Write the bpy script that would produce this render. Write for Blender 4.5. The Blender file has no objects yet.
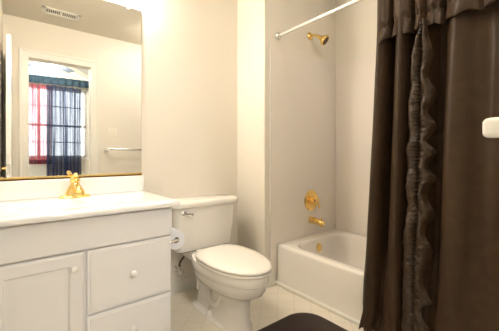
import bpy, bmesh, math, random
from math import sin, cos, pi, radians
from mathutils import Vector, Matrix, noise
random.seed(4)
S = bpy.context.scene
COL = S.collection

# ---------------------------------------------------------------- camera, world, light, exposure
cam_data = bpy.data.cameras.new('camera')
cam = bpy.data.objects.new('camera', cam_data)
COL.objects.link(cam)
cam.location = (0, 0, .996)
cam.rotation_euler = (pi/2, 0, -.674)
cam_data.sensor_width = 36
cam_data.lens = 293.34/499*36
cam_data.shift_y = -10.85/499
cam_data.clip_start = .02
S.camera = cam

world = bpy.data.worlds.new('sky')
S.world = world
world.use_nodes = True
wb = world.node_tree.nodes['Background']
wb.inputs['Color'].default_value = (.86, .93, 1, 1)
wb.inputs['Strength'].default_value = .9

def area(name, loc, rot, sx, sy, power, col):
    l = bpy.data.lights.new(name, 'AREA')
    l.shape = 'RECTANGLE'; l.size = sx; l.size_y = sy; l.energy = power; l.color = col
    o = bpy.data.objects.new(name, l); COL.objects.link(o)
    o.location = loc; o.rotation_euler = rot
    return o
# daylight coming in through the bedroom window
area('window_daylight', (.5, -2.62, 1.7), (radians(97), 0, 0), 1.6, 1.7, 7, (.93, .96, 1))

BULB = 46.0
FILL_DOME = 13.0  # glow of the added ceiling fill dome
FAN_FILL = 95.0  # glow of the fill lamp added to the bedroom fan
vs = S.view_settings
vs.view_transform = 'Standard'
vs.look = 'None'
vs.exposure = 1.42
vs.gamma = 1.0
vs.use_curve_mapping = False

# ---------------------------------------------------------------- materials
def mat(name, col, rough=.5, metal=0, noise_scale=None, noise_amt=.05, bump=0, bump_scale=60, spec=.5, coat=0, sheen=0,
        trans=0, alpha=1):
    m = bpy.data.materials.new(name); m.use_nodes = True
    nt = m.node_tree; b = nt.nodes['Principled BSDF']
    b.inputs['Roughness'].default_value = rough
    b.inputs['Metallic'].default_value = metal
    b.inputs['Specular IOR Level'].default_value = spec
    b.inputs['Coat Weight'].default_value = coat
    b.inputs['Coat Roughness'].default_value = .08
    b.inputs['Sheen Weight'].default_value = sheen
    b.inputs['Transmission Weight'].default_value = trans
    b.inputs['Alpha'].default_value = alpha
    c = (*col, 1)
    b.inputs['Base Color'].default_value = c
    tc = nt.nodes.new('ShaderNodeTexCoord')
    if noise_scale:
        n = nt.nodes.new('ShaderNodeTexNoise'); n.inputs['Scale'].default_value = noise_scale
        n.inputs['Detail'].default_value = 4
        nt.links.new(tc.outputs['Object'], n.inputs['Vector'])
        r = nt.nodes.new('ShaderNodeMix'); r.data_type = 'RGBA'
        r.inputs[6].default_value = tuple(min(1, x*(1-noise_amt)) for x in col)+(1,)
        r.inputs[7].default_value = tuple(min(1, x*(1+noise_amt)) for x in col)+(1,)
        nt.links.new(n.outputs['Fac'], r.inputs[0])
        nt.links.new(r.outputs[2], b.inputs['Base Color'])
    if bump:
        n2 = nt.nodes.new('ShaderNodeTexNoise'); n2.inputs['Scale'].default_value = bump_scale
        n2.inputs['Detail'].default_value = 3
        nt.links.new(tc.outputs['Object'], n2.inputs['Vector'])
        bp = nt.nodes.new('ShaderNodeBump'); bp.inputs['Strength'].default_value = bump
        bp.inputs['Distance'].default_value = .004
        nt.links.new(n2.outputs['Fac'], bp.inputs['Height'])
        nt.links.new(bp.outputs['Normal'], b.inputs['Normal'])
    return m

M = {}
M['wall'] = mat('cream_wall_paint', (.79, .74, .65), .75, noise_scale=3, noise_amt=.015, bump=.12, bump_scale=220)
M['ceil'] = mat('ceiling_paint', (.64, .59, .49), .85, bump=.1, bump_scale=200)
M['trim'] = mat('white_trim_paint', (.82, .79, .72), .35)
M['cabinet'] = mat('white_cabinet_paint', (.86, .85, .845), .38, noise_scale=5, noise_amt=.01)
M['counter'] = mat('cultured_marble', (.93, .925, .91), .14, noise_scale=6, noise_amt=.008, coat=.4)
M['ceramic'] = mat('white_glazed_ceramic', (.85, .815, .75), .12, coat=.6, noise_scale=2, noise_amt=.01)
M['seat'] = mat('toilet_seat_enamel', (.88, .84, .77), .22, coat=.3)
M['tub'] = mat('white_tub_enamel', (.88, .835, .775), .16, coat=.5, noise_scale=3, noise_amt=.012)
M['panel'] = mat('tub_wall_panel', (.85, .785, .715), .22, coat=.25, noise_scale=2, noise_amt=.012)
M['brass'] = mat('polished_brass', (.93, .66, .24), .24, metal=1, noise_scale=30, noise_amt=.05)
M['brass_dark'] = mat('shower_face_dark', (.10, .055, .02), .35, metal=.6)
M['chrome'] = mat('chrome', (.78, .77, .75), .14, metal=1)
M['rod'] = mat('satin_white_rod', (.80, .77, .72), .25, metal=.25)
M['knob'] = mat('white_porcelain_knob', (.88, .86, .83), .2, coat=.4)
M['paper'] = mat('toilet_paper', (.84, .86, .9), .95, bump=.3, bump_scale=150)
M['card'] = mat('cardboard_core', (.42, .36, .30), .9)
M['hose'] = mat('braided_hose', (.09, .06, .04), .45, metal=.3, bump=.4, bump_scale=400)
M['bulb_socket'] = mat('white_socket', (.85, .85, .83), .3)
M['plastic'] = mat('almond_plastic', (.86, .81, .70), .35)
M['ventdark'] = mat('vent_dark', (.16, .14, .11), .9)
M['navy'] = mat('navy_valance', (.018, .042, .060), .8, noise_scale=20, noise_amt=.2)
M['fan'] = mat('fan_blade', (.17, .20, .25), .5)
M['white_bar'] = mat('white_towel_bar', (.88, .86, .82), .25, coat=.3)
M['door'] = mat('white_door_paint', (.84, .82, .77), .4)
M['bedwall'] = mat('bedroom_wall_paint', (.66, .63, .52), .8, bump=.08, bump_scale=150)
M['carpet'] = mat('bedroom_carpet', (.5, .44, .36), .95, bump=.6, bump_scale=300)

# brown satin cloth: fine weave bump, soft slubs
def cloth(name, col, rough, sheen, spec=.25):
    m = mat(name, col, rough, noise_scale=22, noise_amt=.36, spec=spec, sheen=sheen)
    nt = m.node_tree; b = nt.nodes['Principled BSDF']
    tc = nt.nodes['Texture Coordinate']
    n = nt.nodes.new('ShaderNodeTexNoise'); n.inputs['Scale'].default_value = 1; n.inputs['Detail'].default_value = 4
    mp = nt.nodes.new('ShaderNodeMapping'); mp.inputs['Scale'].default_value = (90, 90, 260)
    nt.links.new(tc.outputs['Object'], mp.inputs['Vector']); nt.links.new(mp.outputs['Vector'], n.inputs['Vector'])
    bp = nt.nodes.new('ShaderNodeBump'); bp.inputs['Strength'].default_value = .25; bp.inputs['Distance'].default_value = .003
    nt.links.new(n.outputs['Fac'], bp.inputs['Height']); nt.links.new(bp.outputs['Normal'], b.inputs['Normal'])
    b.inputs['Sheen Tint'].default_value = (.8, .6, .42, 1)
    b.inputs['Sheen Roughness'].default_value = .4
    return m
M['curtain'] = cloth('brown_satin', (.047, .0265, .0135), .46, .0)
M['ruffle'] = cloth('brown_satin_ruffle', (.043, .024, .0125), .33, .0, .45)

# rug: dark brown shag
M['rug'] = mat('dark_brown_pile', (.030, .014, .009), .95, noise_scale=60, noise_amt=.5, bump=1, bump_scale=240, sheen=.1)

# floor tiles laid on the diagonal
def tile_mat():
    m = bpy.data.materials.new('diagonal_floor_tile'); m.use_nodes = True
    nt = m.node_tree; b = nt.nodes['Principled BSDF']
    tc = nt.nodes.new('ShaderNodeTexCoord'); mp = nt.nodes.new('ShaderNodeMapping')
    mp.inputs['Rotation'].default_value = (0, 0, radians(45)); mp.inputs['Location'].default_value = (.03, .04, 0)
    br = nt.nodes.new('ShaderNodeTexBrick'); br.offset = 0; br.squash = 1
    br.inputs['Scale'].default_value = 1
    br.inputs['Brick Width'].default_value = .108; br.inputs['Row Height'].default_value = .108
    br.inputs['Mortar Size'].default_value = .0022; br.inputs['Mortar Smooth'].default_value = .4
    br.inputs['Color1'].default_value = (.80, .74, .63, 1); br.inputs['Color2'].default_value = (.77, .71, .60, 1)
    br.inputs['Mortar'].default_value = (.66, .60, .50, 1)
    nt.links.new(tc.outputs['Object'], mp.inputs['Vector']); nt.links.new(mp.outputs['Vector'], br.inputs['Vector'])
    nt.links.new(br.outputs['Color'], b.inputs['Base Color'])
    b.inputs['Roughness'].default_value = .28
    bp = nt.nodes.new('ShaderNodeBump'); bp.inputs['Strength'].default_value = .3; bp.inputs['Distance'].default_value = .002
    bp.invert = True
    nt.links.new(br.outputs['Fac'], bp.inputs['Height']); nt.links.new(bp.outputs['Normal'], b.inputs['Normal'])
    return m
M['tile'] = tile_mat()

def mirror_mat():
    m = bpy.data.materials.new('mirror_silver'); m.use_nodes = True
    b = m.node_tree.nodes['Principled BSDF']
    b.inputs['Base Color'].default_value = (.93, .94, .93, 1)
    b.inputs['Metallic'].default_value = 1; b.inputs['Roughness'].default_value = .0
    return m
M['mirror'] = mirror_mat()

def emit_mat(name, col, strength):
    m = bpy.data.materials.new(name); m.use_nodes = True
    b = m.node_tree.nodes['Principled BSDF']
    b.inputs['Base Color'].default_value = (.9, .9, .88, 1)
    b.inputs['Emission Color'].default_value = (*col, 1)
    b.inputs['Emission Strength'].default_value = strength
    return m
M['fill_dome'] = emit_mat('fill_dome_glow', (1, .95, .87), FILL_DOME)
M['fan_fill_globe'] = emit_mat('fan_fill_glow', (1, .95, .88), FAN_FILL)
M['bulb'] = emit_mat('frosted_bulb_glow', (1, .935, .85), BULB)

def sheer_mat(name, col, opacity):
    m = bpy.data.materials.new(name); m.use_nodes = True
    nt = m.node_tree; nt.nodes.clear()
    out = nt.nodes.new('ShaderNodeOutputMaterial')
    tr = nt.nodes.new('ShaderNodeBsdfTransparent'); df = nt.nodes.new('ShaderNodeBsdfDiffuse'); tl = nt.nodes.new('ShaderNodeBsdfTranslucent')
    df.inputs['Color'].default_value = (*col, 1); tl.inputs['Color'].default_value = (*col, 1)
    a = nt.nodes.new('ShaderNodeMixShader'); a.inputs[0].default_value = .3
    nt.links.new(df.outputs[0], a.inputs[1]); nt.links.new(tl.outputs[0], a.inputs[2])
    mx = nt.nodes.new('ShaderNodeMixShader')
    tc = nt.nodes.new('ShaderNodeTexCoord'); mp = nt.nodes.new('ShaderNodeMapping'); mp.inputs['Scale'].default_value = (38, 2, .6)
    no = nt.nodes.new('ShaderNodeTexNoise'); no.inputs['Scale'].default_value = 1; no.inputs['Detail'].default_value = 2
    mr = nt.nodes.new('ShaderNodeMapRange'); mr.inputs[1].default_value = .3; mr.inputs[2].default_value = .7
    mr.inputs[3].default_value = max(0, opacity-.22); mr.inputs[4].default_value = min(1, opacity+.13)
    nt.links.new(tc.outputs['Object'], mp.inputs['Vector']); nt.links.new(mp.outputs['Vector'], no.inputs['Vector'])
    nt.links.new(no.outputs['Fac'], mr.inputs[0]); nt.links.new(mr.outputs[0], mx.inputs[0])
    nt.links.new(tr.outputs[0], mx.inputs[1]); nt.links.new(a.outputs[0], mx.inputs[2])
    nt.links.new(mx.outputs[0], out.inputs['Surface'])
    return m
M['sheer_red'] = sheer_mat('sheer_red_voile', (.42, .09, .12), .76)
M['sheer_navy'] = sheer_mat('sheer_navy_voile', (.03, .045, .09), .86)
M['hem_red'] = sheer_mat('red_voile_hem', (.14, .012, .035), .95)
M['hem_navy'] = sheer_mat('navy_voile_hem', (.025, .03, .07), .95)

def glass_mat():
    m = bpy.data.materials.new('window_glass'); m.use_nodes = True
    nt = m.node_tree; nt.nodes.clear()
    out = nt.nodes.new('ShaderNodeOutputMaterial')
    tr = nt.nodes.new('ShaderNodeBsdfTransparent'); gl = nt.nodes.new('ShaderNodeBsdfGlossy'); gl.inputs['Roughness'].default_value = .02
    mx = nt.nodes.new('ShaderNodeMixShader'); mx.inputs[0].default_value = .06
    nt.links.new(tr.outputs[0], mx.inputs[1]); nt.links.new(gl.outputs[0], mx.inputs[2])
    nt.links.new(mx.outputs[0], out.inputs['Surface'])
    return m
M['glass'] = glass_mat()

# ---------------------------------------------------------------- mesh helpers
def link(name, bm, material, parent=None, smooth=True, angle=40, bevel=0, segs=2, loc=None):
    me = bpy.data.meshes.new(name)
    bmesh.ops.recalc_face_normals(bm, faces=bm.faces)
    bm.to_mesh(me); bm.free()
    o = bpy.data.objects.new(name, me); COL.objects.link(o)
    me.materials.append(M[material] if isinstance(material, str) else material)
    if smooth:
        for p in me.polygons: p.use_smooth = True
        try: me.set_sharp_from_angle(angle=radians(angle))
        except Exception: pass
    if bevel:
        b = o.modifiers.new('bevel', 'BEVEL'); b.width = bevel; b.segments = segs; b.limit_method = 'ANGLE'
        b.angle_limit = radians(35)
    if parent is not None:
        o.parent = parent
        o.matrix_parent_inverse = Matrix.Translation(-Vector(parent.location))
    if loc: o.location = loc
    return o

def thing(name, label, cat, loc=(0, 0, 0), group=None):
    o = bpy.data.objects.new(name, None); COL.objects.link(o)
    o.location = loc; o.empty_display_size = .05
    o['label'] = label; o['category'] = cat
    if group: o['group'] = group
    return o

def struct(name, bm, material, bevel=0, **k):
    o = link(name, bm, material, None, bevel=bevel, **k); o['kind'] = 'structure'
    return o

def box(bm, x0, x1, y0, y1, z0, z1):
    v = [bm.verts.new(p) for p in ((x0, y0, z0), (x1, y0, z0), (x1, y1, z0), (x0, y1, z0), (x0, y0, z1), (x1, y0, z1), (x1, y1, z1), (x0, y1, z1))]
    for f in ((0, 3, 2, 1), (4, 5, 6, 7), (0, 1, 5, 4), (1, 2, 6, 5), (2, 3, 7, 6), (3, 0, 4, 7)):
        bm.faces.new([v[i] for i in f])
def boxbm(*a):
    bm = bmesh.new(); box(bm, *a); return bm

def loft(bm, rings, cap0=True, cap1=True, closed=True):
    R = [[bm.verts.new(p) for p in r] for r in rings]
    n = len(R[0])
    for a, b in zip(R, R[1:]):
        for i in range(n if closed else n-1):
            j = (i+1) % n
            bm.faces.new((a[i], a[j], b[j], b[i]))
    if cap0: bm.faces.new(list(reversed(R[0])))
    if cap1: bm.faces.new(R[-1])
    return R

def tube(bm, pts, r, n=14, caps=True):
    pts = [Vector(p) for p in pts]
    rs = r if isinstance(r, (list, tuple)) else [r]*len(pts)
    rings = []; prev = None
    for i, p in enumerate(pts):
        t = (pts[min(i+1, len(pts)-1)]-pts[max(i-1, 0)]).normalized()
        if prev is None:
            u = t.orthogonal().normalized()
        else:
            u = (prev-t*prev.dot(t))
            u = u.normalized() if u.length > 1e-6 else t.orthogonal().normalized()
        prev = u; w = t.cross(u)
        rings.append([p+(u*cos(2*pi*k/n)+w*sin(2*pi*k/n))*rs[i] for k in range(n)])
    loft(bm, rings, caps, caps)

def lathe(bm, base, axis, prof, n=24):
    """prof: list of (distance along axis, radius)"""
    base = Vector(base); a = Vector(axis).normalized(); u = a.orthogonal().normalized(); w = a.cross(u)
    rings = [[base+a*d+(u*cos(2*pi*k/n)+w*sin(2*pi*k/n))*max(r, .0004) for k in range(n)] for d, r in prof]
    loft(bm, rings)

def lathebm(*a, **k):
    bm = bmesh.new(); lathe(bm, *a, **k); return bm
def tubebm(*a, **k):
    bm = bmesh.new(); tube(bm, *a, **k); return bm

def rrect(x0, x1, y0, y1, r, z, n=8):
    """rounded rectangle ring, 4*n points"""
    out = []
    for cx, cy, a0 in ((x1-r, y1-r, 0), (x0+r, y1-r, pi/2), (x0+r, y0+r, pi), (x1-r, y0+r, 3*pi/2)):
        for k in range(n):
            a = a0+pi/2*k/(n-1)
            out.append((cx+r*cos(a), cy+r*sin(a), z))
    return out

def bez(p0, p1, p2, p3, n=12):
    p0, p1, p2, p3 = map(Vector, (p0, p1, p2, p3)); o = []
    for i in range(n+1):
        t = i/n; o.append(p0*(1-t)**3+p1*3*t*(1-t)**2+p2*3*t*t*(1-t)+p3*t**3)
    return o

def interp(tab, x):
    if x <= tab[0][0]: return tab[0][1:]
    for a, b in zip(tab, tab[1:]):
        if x <= b[0]:
            t = (x-a[0])/(b[0]-a[0])
            return tuple(p+(q-p)*t for p, q in zip(a[1:], b[1:]))
    return tab[-1][1:]

# ---------------------------------------------------------------- room shell
D = 1.987      # mirror wall
YF = 1.644     # faucet wall of the tub alcove
XJ = 1.458     # side of the wall return beside the toilet
XL = 2.344     # long wall over the tub
YO = -.03      # wall with the doorway
XW = -.10      # left wall
ZC = 2.467
TX, TY0, TZ = 1.579, .12, .304

struct('floor', boxbm(XW-.12, XL+.12, YO-.12, D+.12, -.1, 0), 'tile', smooth=False)
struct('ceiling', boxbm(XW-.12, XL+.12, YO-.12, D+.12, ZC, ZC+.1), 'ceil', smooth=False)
struct('wall_back', boxbm(XW-.12, XJ, D, D+.12, 0, ZC), 'wall', smooth=False)
struct('wall_return', boxbm(XJ, XL+.12, YF, D+.12, 0, ZC), 'wall', smooth=False)
struct('wall_right', boxbm(XL, XL+.12, YO-.12, YF, 0, ZC), 'wall', smooth=False)
struct('wall_left', boxbm(XW-.12, XW, YO-.12, D, 0, ZC), 'wall', smooth=False)
struct('wall_alcove', boxbm(XJ, XL, YO, TY0-.002, 0, ZC), 'wall', smooth=False)
OX0, OX1, OZ = .115, .72, 2.055
bm = bmesh.new()
box(bm, XW, OX0, YO-.12, YO, 0, ZC); box(bm, OX1, XL, YO-.12, YO, 0, ZC); box(bm, OX0, OX1, YO-.12, YO, OZ, ZC)
struct('wall_front', bm, 'wall', smooth=False)
# casing round the doorway, both jambs and head
bm = bmesh.new()
for y0, y1 in ((YO, YO+.016), (YO-.136, YO-.12)):
    box(bm, OX0-.085, OX0, y0, y1, 0, OZ+.085); box(bm, OX1, OX1+.085, y0, y1, 0, OZ+.085); box(bm, OX0, OX1, y0, y1, OZ, OZ+.085)
    yy = y1 if y0 == YO else y0-.008
    box(bm, OX0-.085, OX0-.062, yy, yy+.008, 0, OZ+.085); box(bm, OX1+.062, OX1+.085, yy, yy+.008, 0, OZ+.085)
    box(bm, OX0-.062, OX1+.062, yy, yy+.008, OZ+.062, OZ+.085)
struct('trim_1', bm, 'trim', bevel=.004)

# baseboards
def baseboard(name, x0, x1, y0, y1):
    bm = bmesh.new()
    box(bm, x0, x1, y0, y1, 0, .092)
    if abs(x1-x0) > abs(y1-y0):
        yc = y1 if y1 > D-.05 else y0
        box(bm, x0, x1, min(yc, yc+(-.007 if yc == y1 else .007)), max(yc, yc+(-.007 if yc == y1 else .007)), .092, .106)
    else:
        box(bm, x1-.007, x1, y0, y1, .092, .106)
    return struct(name, bm, 'trim', bevel=.003)
baseboard('baseboard_back', .66, XJ-.012, D-.013, D)
baseboard('baseboard_return', XJ-.012, XJ, YF-.0, D-.013)
bm = boxbm(XJ-.012, TX-.022, YF-.012, YF, 0, .10)
struct('baseboard_corner', bm, 'trim', bevel=.003)
bm = boxbm(.90, XJ, YO, YO+.013, 0, .106)
struct('baseboard_front', bm, 'trim', bevel=.003)

# open white door folded back beside the left wall (seen edge-on in the mirror)
DX0, DX1, DY0, DY1, DZ = -.062, -.027, -.012, .70, 2.035
bm = boxbm(DX0, DX1, DY0, DY1, .012, DZ)
door = struct('door_1', bm, 'door', bevel=.002)
bm = bmesh.new()
for y0, y1 in ((.07, .31), (.38, .62)):
    for z0, z1 in ((.22, .86), (1.02, 1.52), (1.62, 1.90)):
        for x0, x1 in ((DX1, DX1+.003), (DX0-.003, DX0)):
            box(bm, x0, x1, y0, y1, z0, z1)
link('door_panel', bm, 'door', door, bevel=.002)
bm = bmesh.new()
for sx, x in ((-1, DX0), (1, DX1)):
    if sx < 0:
        lathe(bm, (x, .64, .875), (sx, 0, 0), [(0, .028), (.004, .028), (.006, .011), (.024, .011), (.028, .012), (.031, .0)])
link('door_handle', bm, 'brass', door)
link('latch_plate', boxbm(DX0+.006, DX1-.006, DY1, DY1+.002, .84, .91), 'chrome', door)

# bedroom beyond the doorway, reflected in the mirror
BX0, BX1, BY = -1.3, 2.4, -2.3
struct('bedroom_floor', boxbm(BX0-.1, BX1+.1, BY-.1, YO-.12, -.1, 0), 'carpet', smooth=False)
def roofz(x): return 2.68-.43*(x-.68) if x > .30 else 2.843-.43*(.30-x)
WX0, WX1, WZ0, WZ1 = -.42, 1.06, .945, 2.19
AX, AZ, AR = .32, 2.25, .32
bm = bmesh.new()
# gable wall with rectangular window and an arched light above
y0, y1 = BY-.12, BY
box(bm, BX0, WX0, y0, y1, 0, 2.15); box(bm, WX1, BX1, y0, y1, 0, 1.94); box(bm, WX0, WX1, y0, y1, 0, WZ0); 
box(bm, WX0, WX1, y0, y1, WZ1, AZ)
xs = [BX0+(BX1-BX0)*i/74 for i in range(75)]
for a, b in zip(xs, xs[1:]):
    c = (a+b)/2
    lo = AZ if WX0 < c < WX1 else (2.15 if c <= WX0 else 1.94)
    if abs(c-AX) < AR: lo = AZ+math.sqrt(AR*AR-(c-AX)**2)
    box(bm, a, b, y0, y1, lo, max(lo+.01, roofz(c)))
struct('wall_bedroom', bm, 'bedwall', smooth=False)
bm = bmesh.new()
for a, b in ((BX0-.1, .30), (.30, BX1+.1)):
    za, zb = roofz(a), roofz(b)
    vs_ = [bm.verts.new(p) for p in ((a, BY-.12, za), (b, BY-.12, zb), (b, YO-.12, zb), (a, YO-.12, za),
                                      (a, BY-.12, za+.1), (b, BY-.12, zb+.1), (b, YO-.12, zb+.1), (a, YO-.12, za+.1))]
    for f in ((0, 3, 2, 1), (4, 5, 6, 7), (0, 1, 5, 4), (1, 2, 6, 5), (2, 3, 7, 6), (3, 0, 4, 7)):
        bm.faces.new([vs_[i] for i in f])
struct('bedroom_ceiling', bm, 'trim', smooth=False)
bm = bmesh.new()
box(bm, BX0-.1, BX0, BY-.12, YO-.12, 0, 2.6); box(bm, BX1, BX1+.1, BY-.12, YO-.12, 0, 2.6)
struct('wall_bedroom_side', bm, 'bedwall', smooth=False)
# trim rail along the sloped ceiling
bm = bmesh.new()
for off, w in ((.10, .03),):
    a, b = .45, 1.9
    p = [(a, roofz(a)-off), (b, roofz(b)-off), (b, roofz(b)-off-w), (a, roofz(a)-off-w)]
    loft(bm, [[(x, BY, z) for x, z in p], [(x, BY+.03, z) for x, z in p]])
struct('trim_2', bm, 'trim', smooth=False)

w = None
bm = bmesh.new()
fy0, fy1 = BY-.09, BY-.02
for x in (WX0, (WX0+WX1)/2-.02, WX1-.04): box(bm, x, x+.04, fy0, fy1, WZ0, WZ1)
for z in (WZ0, 1.50, WZ1-.04): box(bm, WX0, WX1, fy0, fy1, z, z+.035)
for k in range(1, 8):
    x = WX0+(WX1-WX0)*k/8; box(bm, x-.008, x+.008, fy0+.02, fy1-.02, WZ0, WZ1)
for z in (1.22, 1.86): box(bm, WX0, WX1, fy0+.02, fy1-.02, z-.008, z+.008)
box(bm, WX0-.06, WX1+.06, BY, BY+.03, WZ0-.035, WZ0)
win = struct('window_1', bm, 'trim', smooth=False)
link('window_pane', boxbm(WX0, WX1, BY-.058, BY-.052, WZ0, WZ1), 'glass', win, smooth=False)
bm = bmesh.new()
def arc(r, n=24): return [(AX+r*cos(pi*k/n), AZ+r*sin(pi*k/n)) for k in range(n+1)]
for ra, rb in ((AR+.035, AR-.015),):
    A, B = arc(ra), arc(rb)
    loft(bm, [[(A[k][0], BY+.015, A[k][1]), (B[k][0], BY+.015, B[k][1]), (B[k][0], BY-.08, B[k][1]), (A[k][0], BY-.08, A[k][1])] for k in range(25)])
for a in (45, 90, 135):
    p0 = Vector((AX, BY-.05, AZ)); p1 = Vector((AX+AR*cos(radians(a)), BY-.05, AZ+AR*sin(radians(a))))
    tube(bm, [p0, p1], .009, 6)
box(bm, AX-AR, AX+AR, BY-.08, BY+.012, AZ-.015, AZ+.02)
win2 = struct('window_2', bm, 'trim', smooth=False)
bm = bmesh.new()
v = [bm.verts.new((x, BY-.055, z)) for x, z in arc(AR-.01)]; bm.faces.new(v)
link('window_pane', bm, 'glass', win2, smooth=False)

# ---------------------------------------------------------------- vanity
VX0, VX1, VYF, VZ = -.095, .638, 1.445, .728
van = thing('vanity_cabinet', 'white painted vanity cabinet with a panelled door and a stack of drawers under the sink', 'vanity', (.27, 1.7, 0))
bm = bmesh.new()
box(bm, VX0, VX1, VYF+.018, D-.002, .07, VZ)
box(bm, VX0+.01, VX1-.01, VYF+.075, D-.002, 0, .07)
link('body', bm, 'cabinet', van, bevel=.002)
def front(x0, x1, z0, z1, y=VYF, t=.017, edge=.012):
    """slab with a routed, stepped edge"""
    bm = bmesh.new()
    loft(bm, [[(x0, y+t, z0), (x1, y+t, z0), (x1, y+t, z1), (x0, y+t, z1)],
              [(x0, y+.007, z0), (x1, y+.007, z0), (x1, y+.007, z1), (x0, y+.007, z1)],
              [(x0+.004, y+.004, z0+.004), (x1-.004, y+.004, z0+.004), (x1-.004, y+.004, z1-.004), (x0+.004, y+.004, z1-.004)],
              [(x0+edge, y+.003, z0+edge), (x1-edge, y+.003, z0+edge), (x1-edge, y+.003, z1-edge), (x0+edge, y+.003, z1-edge)],
              [(x0+edge+.002, y, z0+edge+.002), (x1-edge-.002, y, z0+edge+.002), (x1-edge-.002, y, z1-edge-.002), (x0+edge+.002, y, z1-edge-.002)]])
    return bm
bm = boxbm(VX0, VX1, VYF, VYF+.017, .581, .722)
link('false_drawer_front', bm, 'cabinet', van, bevel=.004, segs=3)
def knob(x, z, par, y=VYF):
    link('knob', lathebm((x, y, z), (0, -1, 0), [(0, .009), (.004, .0075), (.009, .0075), (.013, .0135), (.018, .0165), (.023, .015), (.027, .009), (.0285, .001)]), 'knob', par)
# raised panel door
dx0, dx1, dz0, dz1 = VX0+.004, .234, .095, .573
bm = bmesh.new()
def ring(i, y): return [(dx0+i, y, dz0+i), (dx1-i, y, dz0+i), (dx1-i, y, dz1-i), (dx0+i, y, dz1-i)]
y = VYF
loft(bm, [ring(0, y+.017), ring(0, y+.007), ring(.004, y+.002), ring(.009, y), ring(.052, y), ring(.056, y+.005), ring(.060, y+.0075),
          ring(.068, y+.0075), ring(.074, y+.006), ring(.092, y+.0012), ring(.095, y+.0008)])
d = link('door', bm, 'cabinet', van, angle=20)
knob(.196, .513, d)
for (z0, z1, kz) in ((.290, .573, .43), (.095, .281, .172)):
    d = link('drawer', front(.246, VX1-.004, z0, z1), 'cabinet', van, angle=20)
    knob(.441, kz, d)

# countertop with moulded basin
ct = thing('sink_countertop', 'glossy white vanity top with backsplash and moulded oval basin', 'countertop', (.27, 1.7, VZ))
CX0, CX1, CY0, CY1, CZ0, CZ1 = XW+.001, .668, 1.414, D-.001, .7285, .757
bx, by, rx, ry = .245, 1.685, .225, .155
bm = bmesh.new()
n = 64
def outer(k, ins, z):
    a = 2*pi*k/n; c, s = cos(a), sin(a)
    # point on the counter rectangle in this direction from the basin centre
    tx = ((CX1-ins-bx) if c > 0 else (CX0+ins-bx))/c if abs(c) > 1e-9 else 1e9
    ty = ((CY1-ins-by) if s > 0 else (CY0+ins-by))/s if abs(s) > 1e-9 else 1e9
    t = min(tx, ty); return (bx+c*t, by+s*t, z)
# put corner points exactly on the rectangle corners
angs = [2*pi*k/n for k in range(n)]
cang = [math.atan2(y-by, x-bx) % (2*pi) for x, y in ((CX1, CY1), (CX0, CY1), (CX0, CY0), (CX1, CY0))]
for ca in cang:
    i = min(range(n), key=lambda i: abs((angs[i]-ca+pi) % (2*pi)-pi)); angs[i] = ca
def rect(ins, z):
    o = []
    for a in angs:
        c, s = cos(a), sin(a)
        tx = ((CX1-bx) if c > 0 else (CX0-bx))/c if abs(c) > 1e-9 else 1e9
        ty = ((CY1-by) if s > 0 else (CY0-by))/s if abs(s) > 1e-9 else 1e9
        t = min(tx, ty); x, y_ = bx+c*t, by+s*t
        x = min(max(x, CX0+ins), CX1-ins); y_ = min(max(y_, CY0+ins), CY1-ins)
        o.append((x, y_, z))
    return o
def ell(f, z, dy=0): return [(bx+rx*f*cos(a), by+dy+ry*f*sin(a), z) for a in angs]
loft(bm, [rect(.004, CZ0), rect(.0, CZ0+.004), rect(0, CZ1-.012), rect(.0025, CZ1-.005), rect(.007, CZ1-.001), rect(.012, CZ1), ell(1.12, CZ1), ell(1.05, CZ1-.001), ell(1.0, CZ1-.005), ell(.96, CZ1-.014),
          ell(.88, CZ1-.045), ell(.72, CZ1-.085), ell(.5, CZ1-.108), ell(.2, CZ1-.116)], cap0=False)
link('countertop', bm, 'counter', ct, angle=50)
bm = boxbm(CX0, .671, D-.02, D-.001, CZ1-.001, .858)
link('backsplash', bm, 'counter', ct, bevel=.005, segs=3)
link('drain', lathebm((bx, by, CZ1-.1165), (0, 0, 1), [(0, .022), (.002, .022), (.003, .017), (.002, .012), (.004, .010), (.005, .0)]), 'brass', ct)

# faucet
FX, FY = .262, 1.892
fa = thing('faucet', 'polished brass single handle faucet behind the basin', 'faucet', (FX, FY, CZ1))
bm = bmesh.new()
loft(bm, [rrect(FX-.076, FX+.076, FY-.028, FY+.028, .027, CZ1+.0005), rrect(FX-.076, FX+.076, FY-.028, FY+.028, .027, CZ1+.008),
          rrect(FX-.070, FX+.070, FY-.023, FY+.023, .0225, CZ1+.014), rrect(FX-.046, FX+.046, FY-.021, FY+.021, .0205, CZ1+.020)])
link('base_plate', bm, 'brass', fa)
bm = bmesh.new()
loft(bm, [rrect(FX-.052, FX+.052, FY-.028, FY+.026, .02, CZ1+.012), rrect(FX-.045, FX+.045, FY-.027, FY+.025, .02, CZ1+.034),
          rrect(FX-.033, FX+.033, FY-.025, FY+.022, .02, CZ1+.056), rrect(FX-.022, FX+.022, FY-.023, FY+.021, .02, CZ1+.074), rrect(FX-.021, FX+.021, FY-.021, FY+.021, .02, CZ1+.082)])
link('body', bm, 'brass', fa)
pts = bez((FX, FY-.008, CZ1+.045), (FX, FY-.05, CZ1+.068), (FX, FY-.09, CZ1+.066), (FX, FY-.118, CZ1+.046))
link('spout', tubebm(pts, [.019-.007*i/12 for i in range(13)], n=16), 'brass', fa)
bm = bmesh.new()
lathe(bm, (FX, FY, CZ1+.082), (0, 0, 1), [(0, .018), (.004, .0235), (.012, .026), (.022, .025), (.030, .019), (.034, .010), (.035, .0)])
link('handle_cap', bm, 'brass', fa)
bm = bmesh.new()
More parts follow.
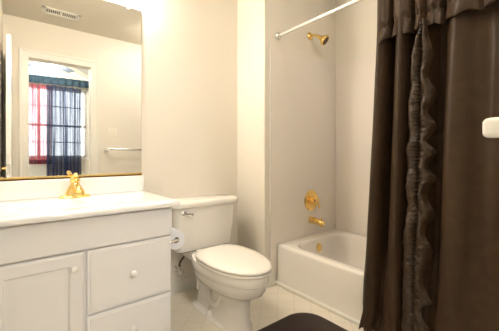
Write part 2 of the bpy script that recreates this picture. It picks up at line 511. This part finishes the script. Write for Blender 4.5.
pts = bez((FX, FY+.006, CZ1+.110), (FX-.001, FY-.01, CZ1+.120), (FX-.003, FY-.03, CZ1+.127), (FX-.004, FY-.052, CZ1+.130))
tube(bm, pts, [.014, .013, .012, .0115, .011, .011, .011, .0115, .012, .0125, .0125, .012, .008], n=12)
link('lever', bm, 'brass', fa)

# mirror
mi = thing('wall_mirror', 'large frameless wall mirror over the vanity with a brass bottom channel', 'mirror', (.28, D, .86))
link('glass', boxbm(XW+.001, .6585, D-.006, D-.0005, .867, 1.955), 'mirror', mi, smooth=False)
bm = bmesh.new()
box(bm, XW+.001, .66, D-.012, D-.0005, .8585, .8665); box(bm, XW+.001, .66, D-.012, D-.0065, .8585, .8765)
link('bottom_channel', bm, 'brass', mi, smooth=False)
for x in (.12, .574):
    bm = bmesh.new()
    box(bm, x-.009, x+.009, D-.010, D-.0062, 1.941, 1.966); box(bm, x-.009, x+.009, D-.010, D-.0005, 1.956, 1.966)
    link('clip', bm, 'plastic', mi, bevel=.002)

# vanity light bar above the mirror (just above the frame)
LX, LZ = .28, 2.13
vl = thing('vanity_light', 'brass bar light with round frosted bulbs above the mirror', 'light', (LX, D, LZ))
link('back_plate', boxbm(LX-.305, LX+.305, D-.03, D-.001, LZ-.055, LZ+.055), 'brass', vl, bevel=.006)
for k in range(4):
    x = LX-.225+.15*k
    link('socket', lathebm((x, D-.03, LZ), (0, -1, 0), [(0, .026), (.02, .024), (.026, .019)]), 'bulb_socket', vl)
    prof = [(.0, .014)]+[(.045-.046*cos(a), .046*sin(a)) for a in [pi*i/12 for i in range(2, 12)]]+[(.0905, .0)]
    link('bulb', lathebm((x, D-.056, LZ), (0, -1, 0), prof), 'bulb', vl)

# toilet paper on the vanity side
tp = thing('toilet_paper_holder', 'chrome toilet paper holder screwed to the vanity side', 'toilet paper holder', (VX1, 1.55, .55))
RX, RZ, RY0, RY1 = .690, .527, 1.505, 1.612
for yy in (RY0-.012, RY1+.012):
    bm = bmesh.new()
    tube(bm, [(VX1, yy, RZ+.0), (RX-.012, yy, RZ+.0), (RX+.006, yy, RZ)], .0075, 10)
    lathe(bm, (VX1+.0005, yy, RZ), (1, 0, 0), [(0, .016), (.004, .016), (.006, .009)])
    link('post', bm, 'chrome', tp)
link('spindle', tubebm([(RX, RY0-.014, RZ), (RX, RY1+.014, RZ)], .008, 12), 'white_bar', tp)
bm = bmesh.new()
nn = 40
def circ(r, yy): return [(RX+r*cos(2*pi*k/nn), yy, RZ+r*sin(2*pi*k/nn)) for k in range(nn)]
loft(bm, [circ(.017, RY0+.0), circ(.0495, RY0), circ(.051, RY0+.002), circ(.051, RY1-.002), circ(.0495, RY1), circ(.017, RY1), circ(.017, RY0)], False, False)
roll = thing('toilet_paper_roll', 'white roll of toilet paper hanging between vanity and toilet tank', 'toilet paper', (RX, (RY0+RY1)/2, RZ))
link('paper', bm, 'paper', roll)
bm = bmesh.new()
loft(bm, [circ(.0168, RY0+.001), circ(.0168, RY1-.001), circ(.0155, RY1-.001), circ(.0155, RY0+.001), circ(.0168, RY0+.001)], False, False)
link('core', bm, 'card', roll)

# ---------------------------------------------------------------- toilet
TC = 1.016
to = thing('toilet', 'white two-piece toilet with the lid down between vanity and tub', 'toilet', (TC, 1.6, 0))
def egg(cx, yb, yf, hw, z, n=40, sq=2.3, wide=.42):
    """elongated outline: widest at fraction `wide` from the back"""
    o = []; ym = yb+(yf-yb)*wide
    for k in range(n):
        a = 2*pi*k/n; c, s = cos(a), sin(a)
        x = hw*math.copysign(abs(c)**(2/sq if s > 0 else .98), c)
        yy = (yb-ym)*abs(s)**(2/sq) if s > 0 else (yf-ym)*abs(s)
        o.append((cx+x, ym+yy, z))
    return o
# bowl and pedestal
bm = bmesh.new()
loft(bm, [egg(TC, 1.66, 1.270, .088, .0, wide=.5), egg(TC, 1.66, 1.275, .085, .02, wide=.5), egg(TC, 1.655, 1.285, .076, .05, wide=.5),
          egg(TC, 1.655, 1.290, .073, .12, wide=.5), egg(TC, 1.66, 1.288, .076, .165, wide=.5), egg(TC, 1.69, 1.268, .092, .190, wide=.5), egg(TC, 1.73, 1.232, .122, .208, wide=.47), egg(TC, 1.76, 1.196, .146, .230, wide=.45),
          egg(TC, 1.77, 1.178, .158, .256, wide=.44), egg(TC, 1.775, 1.170, .163, .280, wide=.43), egg(TC, 1.775, 1.168, .164, .292, wide=.43), egg(TC, 1.78, 1.160, .168, .297, wide=.43), egg(TC, 1.78, 1.157, .171, .318, wide=.43), egg(TC, 1.78, 1.157, .171, .338, wide=.43), egg(TC, 1.778, 1.162, .167, .347, wide=.43), egg(TC, 1.77, 1.18, .16, .349, wide=.43)])
bowl = link('bowl', bm, 'ceramic', to, angle=40)
# trapway body behind the column, with a relief on both sides
bm = bmesh.new()
loft(bm, [rrect(TC-.062, TC+.062, 1.56, 1.80, .05, 0), rrect(TC-.055, TC+.055, 1.56, 1.795, .05, .10), rrect(TC-.075, TC+.075, 1.57, 1.80, .05, .22), rrect(TC-.10, TC+.10, 1.58, 1.81, .05, .30)])
link('trapway_housing', bm, 'ceramic', to, angle=50)
for sx in (-1, 1):
    pts = [(TC+sx*0.056, 1.45, .175), (TC+sx*0.060, 1.50, .10), (TC+sx*0.058, 1.56, .075), (TC+sx*0.060, 1.61, .12), (TC+sx*0.062, 1.66, .19), (TC+sx*0.054, 1.72, .19), (TC+sx*0.044, 1.76, .10)]
    P = []
    for i in range(len(pts)-1):
        a = Vector(pts[max(i-1, 0)]); b = Vector(pts[i]); c = Vector(pts[i+1]); e = Vector(pts[min(i+2, len(pts)-1)])
        for t in (0, .25, .5, .75): P.append(.5*((2*b)+(c-a)*t+(2*a-5*b+4*c-e)*t*t+(3*b-a-3*c+e)*t**3))
    P.append(Vector(pts[-1]))
    link('trapway', tubebm(P, .023, 12), 'ceramic', to)
    link('bolt_cap', lathebm((TC+sx*.082, 1.565, .012), (0, 0, 1), [(0, .021), (.012, .0205), (.022, .016), (.027, .008), (.028, .0)]), 'seat', to)
# foot flange carrying the bolt caps
bm = bmesh.new()
loft(bm, [rrect(TC-.106, TC+.106, 1.38, 1.80, .08, 0), rrect(TC-.105, TC+.105, 1.382, 1.798, .08, .010), rrect(TC-.097, TC+.097, 1.39, 1.79, .08, .016)])
link('foot', bm, 'ceramic', to)
# seat ring and lid
bm = bmesh.new()
loft(bm, [egg(TC, 1.672, 1.150, .171, .3505, sq=3), egg(TC, 1.674, 1.146, .174, .354, sq=3), egg(TC, 1.674, 1.146, .174, .362, sq=3), egg(TC, 1.672, 1.149, .171, .366, sq=3)])
link('seat', bm, 'seat', to, angle=50)
bm = bmesh.new()
loft(bm, [egg(TC, 1.675, 1.148, .172, .370, sq=3), egg(TC, 1.678, 1.143, .176, .374, sq=3), egg(TC, 1.678, 1.143, .176, .381, sq=3), egg(TC, 1.675, 1.148, .172, .387, sq=3), egg(TC, 1.664, 1.163, .160, .391, sq=3), egg(TC, 1.63, 1.22, .13, .394), egg(TC, 1.55, 1.36, .05, .395)])
link('lid', bm, 'seat', to, angle=60)
for sx in (-1, 1):
    link('hinge', tubebm([(TC+sx*.10, 1.692, .368), (TC+sx*.045, 1.692, .368)], .012, 12), 'seat', to)
# tank
tx0, tx1, ty0, ty1 = .800, 1.305, 1.780, D-.012
bm = bmesh.new()
def tk(i, z, f=0): return rrect(tx0+i, tx1-i, ty0+i*.6+f, ty1-i*.2, .045, z)
loft(bm, [tk(.060, .330, .02), tk(.040, .334, .01), tk(.028, .346), tk(.022, .39), tk(.013, .50), tk(.006, .60), tk(.005, .640)])
link('tank', bm, 'ceramic', to, angle=50)
bm = boxbm(1.045-.12, 1.045+.12, 1.70, 1.93, .27, .335)
link('tank_shelf', bm, 'ceramic', to, bevel=.02, segs=3)
bm = bmesh.new()
def ld(i, z): return rrect(tx0-.014+i, tx1+.012-i, ty0-.016+i, ty1+.006-i*.5, .05-i*.5, z)
loft(bm, [ld(.012, .636), ld(.002, .640), ld(-.003, .650), ld(-.003, .666), ld(.002, .676), ld(.012, .682), ld(.035, .685)])
link('tank_lid', bm, 'ceramic', to, angle=50)
bm = bmesh.new()
lathe(bm, (.872, ty0+.006, .603), (0, -1, 0), [(0, .019), (.006, .019), (.010, .010), (.018, .009)])
tube(bm, [(.868, ty0-.014, .604), (.895, ty0-.016, .599), (.925, ty0-.017, .592)], [.010, .009, .012], 10)
link('flush_lever', bm, 'chrome', to)

# shutoff valve and supply line
sv = thing('shutoff_valve', 'chrome water shutoff valve with a dark supply hose below the toilet tank', 'valve', (.908, D, .18))
link('escutcheon', lathebm((.908, D-.001, .175), (0, -1, 0), [(0, .026), (.004, .025), (.009, .012)]), 'chrome', sv)
bm = bmesh.new()
tube(bm, [(.908, D-.005, .175), (.908, D-.075, .175)], .009, 12); tube(bm, [(.908, D-.058, .165), (.908, D-.058, .205)], .010, 12)
link('valve_body', bm, 'chrome', sv)
link('valve_handle', lathebm((.908, D-.075, .175), (0, -1, 0), [(0, .008), (.003, .019), (.012, .019), (.015, .010)]), 'chrome', sv)
link('supply_hose', tubebm(bez((.908, D-.058, .203), (.902, D-.058, .26), (.948, D-.075, .25), (.938, D-.09, .338), 16), .0075, 10), 'hose', sv)

# ---------------------------------------------------------------- bathtub
tub = thing('bathtub', 'glossy white built-in bathtub with straight apron behind the brown curtain', 'bathtub', (1.96, .88, 0))
bm = bmesh.new()
tx, tX, ty, tY = TX, XL-.002, TY0, YF-.002
ix0, ix1, iy0, iy1 = tx+.072, tX-.055, ty+.08, tY-.085
def inr(i, z, r, back=0): return rrect(ix0+i, ix1-i*.8, iy0+i+back, iy1-i, r, z, 12)
loft(bm, [rrect(tx+.0, tX, ty, tY, .012, .0, 12), rrect(tx, tX, ty, tY, .012, TZ-.022, 12), rrect(tx+.002, tX, ty, tY, .012, TZ-.012, 12),
          rrect(tx+.008, tX, ty, tY, .012, TZ-.003, 12), rrect(tx+.016, tX, ty, tY, .012, TZ, 12),
          inr(-.016, TZ, .15), inr(-.006, TZ-.002, .145), inr(.002, TZ-.008, .14), inr(.012, TZ-.03, .135), inr(.03, .17, .125, .05), inr(.05, .09, .11, .10), inr(.085, .055, .09, .12), inr(.13, .05, .06, .12)], cap0=False)
link('shell', bm, 'tub', tub, angle=50)
link('base_strip', boxbm(tx-.020, tx+.002, ty, tY, 0, .024), 'trim', tub, bevel=.008, segs=3)
def overflow():
    o = (1.965, iy1-.016, .226)
    return lathebm(o, (0, -1, .14), [(0, .036), (.004, .036), (.007, .031), (.008, .014), (.013, .012), (.014, .0)])
link('overflow_plate', overflow(), 'brass', tub)
link('drain', lathebm((2.03, iy1-.24, .051), (0, 0, 1), [(0, .03), (.003, .03), (.004, .02), (.003, .0)]), 'brass', tub)

# surround panels on three sides
sp = thing('tub_surround', 'smooth off-white wall panels lining the tub alcove', 'tub surround', (1.95, 1.6, TZ))
PZ = 1.838
bm = bmesh.new()
box(bm, 1.512, XL-.006, YF-.006, YF-.0003, TZ+.001, PZ); box(bm, 1.512, TX-.001, YF-.006, YF-.0003, .1005, TZ+.001)
link('end_panel', bm, 'panel', sp, smooth=False)
bm = boxbm(1.506, 1.520, YF-.010, YF-.0003, .1005, PZ+.004)
link('edge_trim', bm, 'tub', sp, bevel=.003)
link('long_panel', boxbm(XL-.006, XL-.0003, TY0, YF-.0065, TZ+.001, PZ), 'panel', sp, bevel=.002)
link('far_panel', boxbm(1.52, XL-.006, TY0, TY0+.006, TZ+.001, PZ), 'panel', sp, bevel=.002)
bm = bmesh.new()
lathe(bm, (1.513, YF-.010, 1.17), (0, -1, 0), [(0, .007), (.003, .006), (.004, .0)], 12)
link('screw_cap', bm, 'knob', sp)

# shower fittings
VXc = 1.985
sva = thing('shower_valve', 'round polished brass shower valve with lever on the tub end wall', 'shower valve', (VXc, YF, .60))
link('escutcheon', lathebm((VXc, YF-.006, .605), (0, -1, 0), [(0, .088), (.004, .088), (.010, .080), (.013, .060), (.012, .045), (.016, .034), (.030, .030)], n=36), 'brass', sva)
bm = bmesh.new()
lathe(bm, (VXc, YF-.034, .605), (0, -1, 0), [(0, .027), (.012, .036), (.028, .037), (.036, .030), (.040, .012), (.041, .0)])
for k in range(8):
    a = 2*pi*k/8
    tube(bm, [(VXc+.032*cos(a), YF-.040, .605+.032*sin(a)), (VXc+.032*cos(a), YF-.066, .605+.032*sin(a))], [.008, .007], 8)
tube(bm, bez((VXc, YF-.062, .600), (VXc+.012, YF-.075, .585), (VXc+.024, YF-.075, .562), (VXc+.034, YF-.070, .540), 6), [.012, .011, .010, .009, .009, .010, .006], 10)
link('handle', bm, 'brass', sva)
ts = thing('tub_spout', 'polished brass tub spout below the shower valve', 'tub spout', (VXc, YF, .43))
bm = bmesh.new()
zt = .438
tube(bm, [(VXc-.004, YF-.006, zt), (VXc-.004, YF-.014, zt), (VXc-.004, YF-.06, zt-.002), (VXc-.004, YF-.11, zt-.006), (VXc-.004, YF-.132, zt-.012), (VXc-.004, YF-.142, zt-.02)], [.030, .027, .026, .0245, .022, .014], 18)
tube(bm, [(VXc-.004, YF-.120, zt-.018), (VXc-.004, YF-.120, zt-.040)], [.016, .015], 14)
link('spout_body', bm, 'brass', ts)
link('diverter', lathebm((VXc-.004, YF-.115, zt+.016), (0, 0, 1), [(0, .005), (.012, .005), (.013, .009), (.018, .008), (.020, .0)], 12), 'brass', ts)
sh = thing('wall_shower', 'small brass shower head with a dark face high on the tub end wall', 'shower head', (VXc, YF, 2.0))
link('flange', lathebm((VXc-.01, YF-.001, 2.012), (0, -1, 0), [(0, .034), (.004, .033), (.012, .022), (.016, .013)]), 'brass', sh)
link('arm', tubebm(bez((VXc-.01, YF-.004, 2.012), (VXc-.008, YF-.05, 2.012), (VXc-.004, YF-.075, 2.0), (VXc, YF-.10, 1.972)), .011, 12), 'brass', sh)
hd = Vector((.28, -.62, -.52)).normalized()
hb = Vector((VXc, YF-.096, 1.976))
link('head', lathebm(hb, hd, [(-.004, .013), (.010, .020), (.022, .021), (.028, .031), (.046, .043), (.060, .0445), (.066, .041), (.065, .034)]), 'brass', sh)
link('spray_face', lathebm(hb+hd*.0645, hd, [(0, .0345), (.003, .0335), (.0035, .012), (.006, .011), (.0065, .0)]), 'brass_dark', sh)

# shower rod
RXX, RZZ = 1.592, 1.914
ro = thing('shower_rod', 'straight white metal shower curtain rod spanning the tub alcove', 'curtain rod', (RXX, .9, RZZ))
link('tube', tubebm([(RXX, TY0+.002, RZZ), (RXX, YF-.002, RZZ)], .0125, 16), 'rod', ro)
for y_, s in ((YF-.0005, -1), (TY0+.0075, 1)):
    link('flange', lathebm((RXX, y_, RZZ), (0, s, 0), [(0, .031), (.008, .031), (.016, .026), (.030, .020), (.036, .0135)]), 'chrome', ro)

# ---------------------------------------------------------------- shower curtain
def smooth_path(tab, N):
    """tab: list of (Ytop, Ybot, X); Catmull-Rom through the points"""
    o = []
    n = len(tab)
    for i in range(N+1):
        t = i/N*(n-1); k = min(int(t), n-2); f = t-k
        a, b, c, d_ = tab[max(k-1, 0)], tab[k], tab[k+1], tab[min(k+2, n-1)]
        o.append(tuple(.5*((2*q)+(r-p)*f+(2*p-5*q+4*r-s)*f*f+(3*q-p-3*r+s)*f**3) for p, q, r, s in zip(a, b, c, d_)))
    return o
def nz(x, y, z): return noise.noise(Vector((x, y, z)))
ZT = 1.885
def sheet(name, tab, z0, z1, N, K, par, material, wr=.004, flare=None, thick=.0015):
    P = smooth_path(tab, N)
    bm = bmesh.new(); R = []
    for j in range(K+1):
        z = z1+(z0-z1)*j/K; f = (ZT-z)/ZT
        row = []
        for i, (yt, yb, x) in enumerate(P):
            yy = yt+(yb-yt)*f
            xx = x+wr*nz(yy*14, z*2.2, 3.1)+wr*.6*nz(yy*30+5, z*5, 1.7)
            if z < .5:
                k_ = min(1, (.5-z)/.2); xx = xx+(1.522+(xx-1.53)*.5-xx)*k_
            if flare: 
                dx, dy, dz = flare(i/N, z); row.append((xx+dx, yy+dy, z+dz))
            else: row.append((xx, yy, z))
        R.append(row)
    loft(bm, R, False, False, closed=False)
    o = link(name, bm, material, par, angle=180)
    s = o.modifiers.new('thickness', 'SOLIDIFY'); s.thickness = thick; s.offset = 0
    return o

def hem_flare(z_gather, z_end, fr, amp):
    def g(s, z):
        if z > z_gather+.03: return (0, 0, 0)
        if z > z_gather:
            t = (z_gather+.03-z)/.03; return (.010*t+.004*sin(s*fr*1.7), 0, 0)
        t = min(1, (z_gather-z)/(z_gather-z_end))
        w_ = sin(s*fr)+.6*sin(s*fr*1.83+1)+.4*sin(s*fr*.47+2)
        return (.010*(1-t)-amp*math.sin(t*pi*.55)*1.0+.010*w_*t**.7, .004*sin(s*fr*1.3)*t, .006*w_*t)
    return g

sc1 = thing('shower_curtain', 'gathered left brown satin curtain panel with a vertical ruffle beside the open tub', 'shower curtain', (1.57, .68, 0), 'brown curtain panels along the tub')
left_tab = [(.812, .902, 1.590), (.803, .902, 1.545), (.778, .874, 1.506), (.746, .840, 1.530), (.732, .820, 1.612), (.714, .803, 1.610),
            (.696, .768, 1.530), (.670, .724, 1.498), (.644, .700, 1.535), (.630, .684, 1.618), (.608, .672, 1.612), (.594, .655, 1.550), (.572, .632, 1.540), (.550, .606, 1.560), (.520, .565, 1.61)]
sheet('panel', left_tab, .03, ZT, 150, 60, sc1, 'curtain', flare=hem_flare(.115, .012, 60, .016))
# vertical ruffle strip stitched down its middle
bm = bmesh.new(); R = []
K, W_ = 640, 36
ZR = 1.625
for j in range(K+1):
    z = ZR+(.02-ZR)*j/K; f = (ZT-z)/ZT
    yc = .566+(.622-.566)*f+.012*nz(0, z*3.1, 9)+.004*nz(4, z*9, 2)
    grow = .55+.45*min(1, max(0, (ZR-z)/.38))
    ph = z*39+1.6*sin(z*6.3)+1.1*nz(3, z*4, 8)
    row = []
    for i in range(W_+1):
        t = -1+2*i/W_
        a = abs(t)
        wl = .078*grow+.006*nz(7, z*8, 1)
        wr_ = (.054+.017*sin(ph)+.010*nz(2.3, z*9, 4.4))*grow
        yy = yc-(t*wr_ if t > 0 else t*wl)
        edge = a**1.3
        gather = .0042*sin(z*360+5*nz(t*1.5, z*14, 2))*math.exp(-((a-.10)/.16)**2)
        wrk = (.010*nz(t*1.1+3, z*26, 7)+.006*nz(t*2.2+9, z*58, 3))*min(1, a*4)*(1.1-.5*a)
        if t > 0:
            fold = edge*(.020*sin(ph+1.3)+.014*nz(8, z*12, .3))
            base = -.030*sin(min(1, a*1.15)*pi*.75)+.030*a**3
        else:
            fold = edge*(1-a)*(.050*sin(ph*.72+.9)+.040*nz(t*1.2+8, z*10, 5.3))
            base = -.026*sin(min(1, a*1.2)*pi*.8)+.115*a**4
        x = 1.512+.010*math.exp(-(t/.06)**2)+base+fold+wrk+gather
        if z < .5: x = x+(1.522+(x-1.53)*.6-x)*min(1, (.5-z)/.2)
        row.append((x, yy+.004*a*nz(t, z*30, 6), z+.014*a*nz(t*2, z*13, 5.5)))
    R.append(row)
loft(bm, R, False, False, closed=False)
o = link('ruffle', bm, 'ruffle', sc1, angle=180)
s = o.modifiers.new('thickness', 'SOLIDIFY'); s.thickness = .0015; s.offset = 0

sc2 = thing('shower_curtain', 'broad flat right brown satin curtain panel hanging under the ruffled valance', 'shower curtain', (1.55, .3, 0), 'brown curtain panels along the tub')
right_tab = [(.540, .610, 1.612), (.510, .575, 1.606), (.488, .548, 1.600), (.472, .532, 1.560), (.462, .520, 1.522), (.438, .490, 1.500), (.405, .445, 1.505), (.362, .392, 1.535), (.318, .338, 1.546), (.272, .285, 1.512), (.230, .240, 1.497), (.185, .190, 1.53), (.150, .150, 1.575)]
def bulge(s, z):
    # a soft diagonal drag line falling from the upper left of the panel
    d_ = (s-.22)-(1.62-z)*.42
    return (.007*math.tanh(d_*9)*max(0, min(1, (z-.6)/.5))-.004*sin(z*2.4+s*4), 0, 0)
sheet('panel', right_tab, .015, ZT, 110, 50, sc2, 'curtain', wr=.005, flare=bulge)

va = thing('valance', 'brown satin valance with a gathered ruffled hem across the top of the shower curtain', 'valance', (1.53, .5, 1.6))
val_tab = [(.812, .84, 1.565), (.805, .83, 1.530), (.775, .79, 1.508), (.742, .75, 1.520), (.728, .735, 1.575), (.712, .712, 1.515), (.672, .672, 1.500), (.640, .640, 1.515), (.627, .627, 1.575), (.612, .612, 1.520), (.590, .590, 1.503), (.576, .576, 1.525), (.568, .568, 1.560), (.556, .556, 1.520),
           (.530, .530, 1.505), (.500, .500, 1.520), (.487, .487, 1.575), (.475, .475, 1.515), (.435, .435, 1.480), (.380, .380, 1.482), (.345, .345, 1.520), (.320, .320, 1.485), (.270, .270, 1.488), (.235, .235, 1.520), (.205, .205, 1.490), (.170, .170, 1.500), (.150, .150, 1.56)]
def vz(s, z):
    dx, dy, dz = hem_flare(1.672, 1.600, 62, .006)(s, z)
    if 1.65 < z < 1.70: dx += .005*sin(s*300+3*sin(s*40))*(1-abs(z-1.675)/.025)
    fade = max(0, min(1, (1.90-z)/.2))
    sag = .025*max(0, .12-s)/.12
    return (dx*1.0, dy, dz*1.3-sag*max(0, min(1, (1.75-z)/.1)))
sheet('cloth', val_tab, 1.598, 1.915, 420, 60, va, 'curtain', wr=.005, flare=vz)
# gathered header sleeve on the rod
bm = bmesh.new()
rings = []
for i in range(161):
    yy = .815-(.815-.152)*i/160
    r = .030+.004*sin(i*1.9)+.003*sin(i*.77)
    rings.append([(RXX+r*cos(2*pi*k/16), yy, RZZ+r*sin(2*pi*k/16)) for k in range(16)])
loft(bm, rings, False, False)
link('header_sleeve', bm, 'curtain', va, angle=180)
# shirred stitching line above the valance hem
P_ = smooth_path(val_tab, 240)
pts = [Vector((x-.004, yt+(yb-yt)*.11, 1.678+.003*sin(i*.9))) for i, (yt, yb, x) in enumerate(P_)]

# ---------------------------------------------------------------- bath mat
bm = bmesh.new()
mx0, mx1, my0, my1 = .66, 1.452, .70, 1.252
rings = []
for ins, z in ((.004, .002), (0, .008), (.002, .015), (.010, .020), (.03, .0215)):
    rings.append(rrect(mx0+ins, mx1-ins, my0+ins, my1-ins, .15-ins, z, 14))
loft(bm, rings)
rug = link('bath_mat', bm, 'rug', None)
rug['label'] = 'dark brown plush bath mat with rounded corners on the tiled floor'
rug['category'] = 'bath mat'

# ---------------------------------------------------------------- fittings on the doorway wall
tb = thing('towel_bar', 'white towel bar on deep rounded arms on the wall facing the mirror', 'towel bar', (1.12, YO, 1.055))
def arm(x):
    bm = bmesh.new()
    rr = lambda i, y_: [(px, y_, pz) for px, pz, _ in [(q[0], q[1], 0) for q in rrect(x-.014+i, x+.014-i, 1.035+i, 1.083-i, .0125-i*.5, 0)]]
    loft(bm, [rr(0, YO+.001), rr(0, .185), rr(.0015, .193), rr(.005, .198), rr(.010, .2)])
    return bm
for x in (.874, 1.44):
    link('arm', arm(x), 'white_bar', tb)
link('bar', tubebm([(.87, .165, 1.06), (1.445, .165, 1.06)], .013, 14), 'chrome', tb)
sw = thing('light_switch', 'almond double light switch plate seen in the mirror above the towel bar', 'light switch', (.962, YO, 1.277))
link('plate', boxbm(.905, 1.02, YO, YO+.007, 1.218, 1.336), 'plastic', sw, bevel=.003)
for x in (.94, .985):
    link('toggle', boxbm(x-.005, x+.005, YO+.007, YO+.02, 1.265, 1.29), 'knob', sw, bevel=.002)

# unseen ceiling dome added as fill to brighten the front of the room
cl = thing('added_fill_light', 'added fill lamp shaped as a frosted ceiling dome with a brass rim near the shower curtain', 'light', (1.34, .50, ZC))
link('rim', lathebm((1.34, .50, ZC-.0005), (0, 0, -1), [(0, .165), (.022, .165), (.026, .158), (.026, .150)], n=36), 'brass', cl)
link('fill_dome', lathebm((1.34, .50, ZC-.02), (0, 0, -1), [(0, .148), (.012, .147), (.040, .125), (.060, .085), (.070, .04), (.072, .0)], n=36), 'fill_dome', cl)

# ceiling air vent
cv = thing('ceiling_vent', 'white slotted air vent on the bathroom ceiling seen in the mirror', 'vent', (.38, .35, ZC))
bm = bmesh.new()
vx0, vx1, vy0, vy1 = .205, .545, .272, .432
for a in ((vx0, vx1, vy0, vy0+.035), (vx0, vx1, vy1-.035, vy1), (vx0, vx0+.035, vy0, vy1), (vx1-.035, vx1, vy0, vy1), ((vx0+vx1)/2-.008, (vx0+vx1)/2+.008, vy0, vy1)):
    box(bm, *a, ZC-.008, ZC-.0005)
link('frame', bm, 'trim', cv, bevel=.002)
link('duct', boxbm(vx0+.03, vx1-.03, vy0+.03, vy1-.03, ZC-.002, ZC-.0006), 'ventdark', cv, smooth=False)
bm = bmesh.new()
for k in range(16):
    x = vx0+.042+k*(vx1-vx0-.084)/15
    box(bm, x-.003, x+.003, vy0+.03, vy1-.03, ZC-.007, ZC-.002)
link('louvres', bm, 'trim', cv, smooth=False)

# ---------------------------------------------------------------- bedroom furnishings
def sheer(name, x0, x1, z0, z1, y, folds, material, hemmat, label, hem):
    t = thing(name, label, 'curtain', ((x0+x1)/2, y, z0), 'sheer curtains at the bedroom window')
    def srf(za, zb, off=0):
        bm = bmesh.new(); R = []
        for j in range(13):
            z = za+(zb-za)*j/12
            R.append([(x0+(x1-x0)*i/90, y+off+.022*sin(i/90*folds*2*pi)+.008*sin(i/90*folds*4.6+z), z) for i in range(91)])
        loft(bm, R, False, False, closed=False); return bm
    link('voile', srf(z0+hem, z1), material, t, angle=180)
    link('hem', srf(z0, z0+hem), hemmat, t, angle=180)
    return t
sheer('sheer_curtain', .155, .50, .835, 2.19, BY+.12, 5, 'sheer_red', 'hem_red', 'sheer red window curtain with a dark red hem seen in the mirror', .07)
sheer('sheer_curtain', .42, .945, .63, 2.19, BY+.17, 6, 'sheer_navy', 'hem_navy', 'sheer navy window curtain reaching lower than the red one in the mirror', .24)
t = thing('window_valance', 'navy blue valance across the bedroom window seen in the mirror', 'valance', (.4, BY+.2, 2.2))
bm = bmesh.new(); R = []
for z in (2.31, 2.25, 2.18):
    R.append([(-.55+1.85*i/120, BY+.225+.012*sin(i*.9), z+.035*(i/120)) for i in range(121)])
loft(bm, R, False, False, closed=False)
o = link('cloth', bm, 'navy', t, angle=180); s = o.modifiers.new('thickness', 'SOLIDIFY'); s.thickness = .004
link('rod', tubebm([(-.56, BY+.20, 2.26), (1.31, BY+.20, 2.295)], .012, 10), 'fan', t)
for x in (-.5, 1.25):
    link('bracket', boxbm(x-.008, x+.008, BY, BY+.21, 2.25+.02*(x+.55), 2.29+.02*(x+.55)), 'fan', t)

cf = thing('ceiling_fan', 'blue-grey ceiling fan hanging in the bedroom seen in the mirror', 'ceiling fan', (.42, -1.35, 2.4))
link('motor', lathebm((.42, -1.35, 2.43), (0, 0, -1), [(0, .03), (.01, .07), (.04, .085), (.08, .08), (.10, .045), (.11, .0)]), 'fan', cf)
link('downrod', tubebm([(.42, -1.35, 2.43), (.42, -1.35, 2.79)], .012, 10), 'fan', cf)
for k in range(5):
    a = 2*pi*k/5+.35
    bm = boxbm(.09, .52, -.06, .06, -.004, .004)
    bmesh.ops.transform(bm, matrix=Matrix.Translation((.42, -1.35, 2.385)) @ Matrix.Rotation(a, 4, 'Z') @ Matrix.Rotation(radians(10), 4, 'X'), verts=bm.verts)
    link('blade', bm, 'fan', cf, bevel=.003)
link('fill_globe', lathebm((.42, -1.35, 2.325), (0, 0, -1), [(0, .03), (.01, .06)]+[(.055-.075*cos(a), .095*sin(a)) for a in [pi*i/12 for i in range(3, 12)]]+[(.131, .0)]), 'fan_fill_globe', cf)  # glowing globe added to the fan, fill light through the doorway
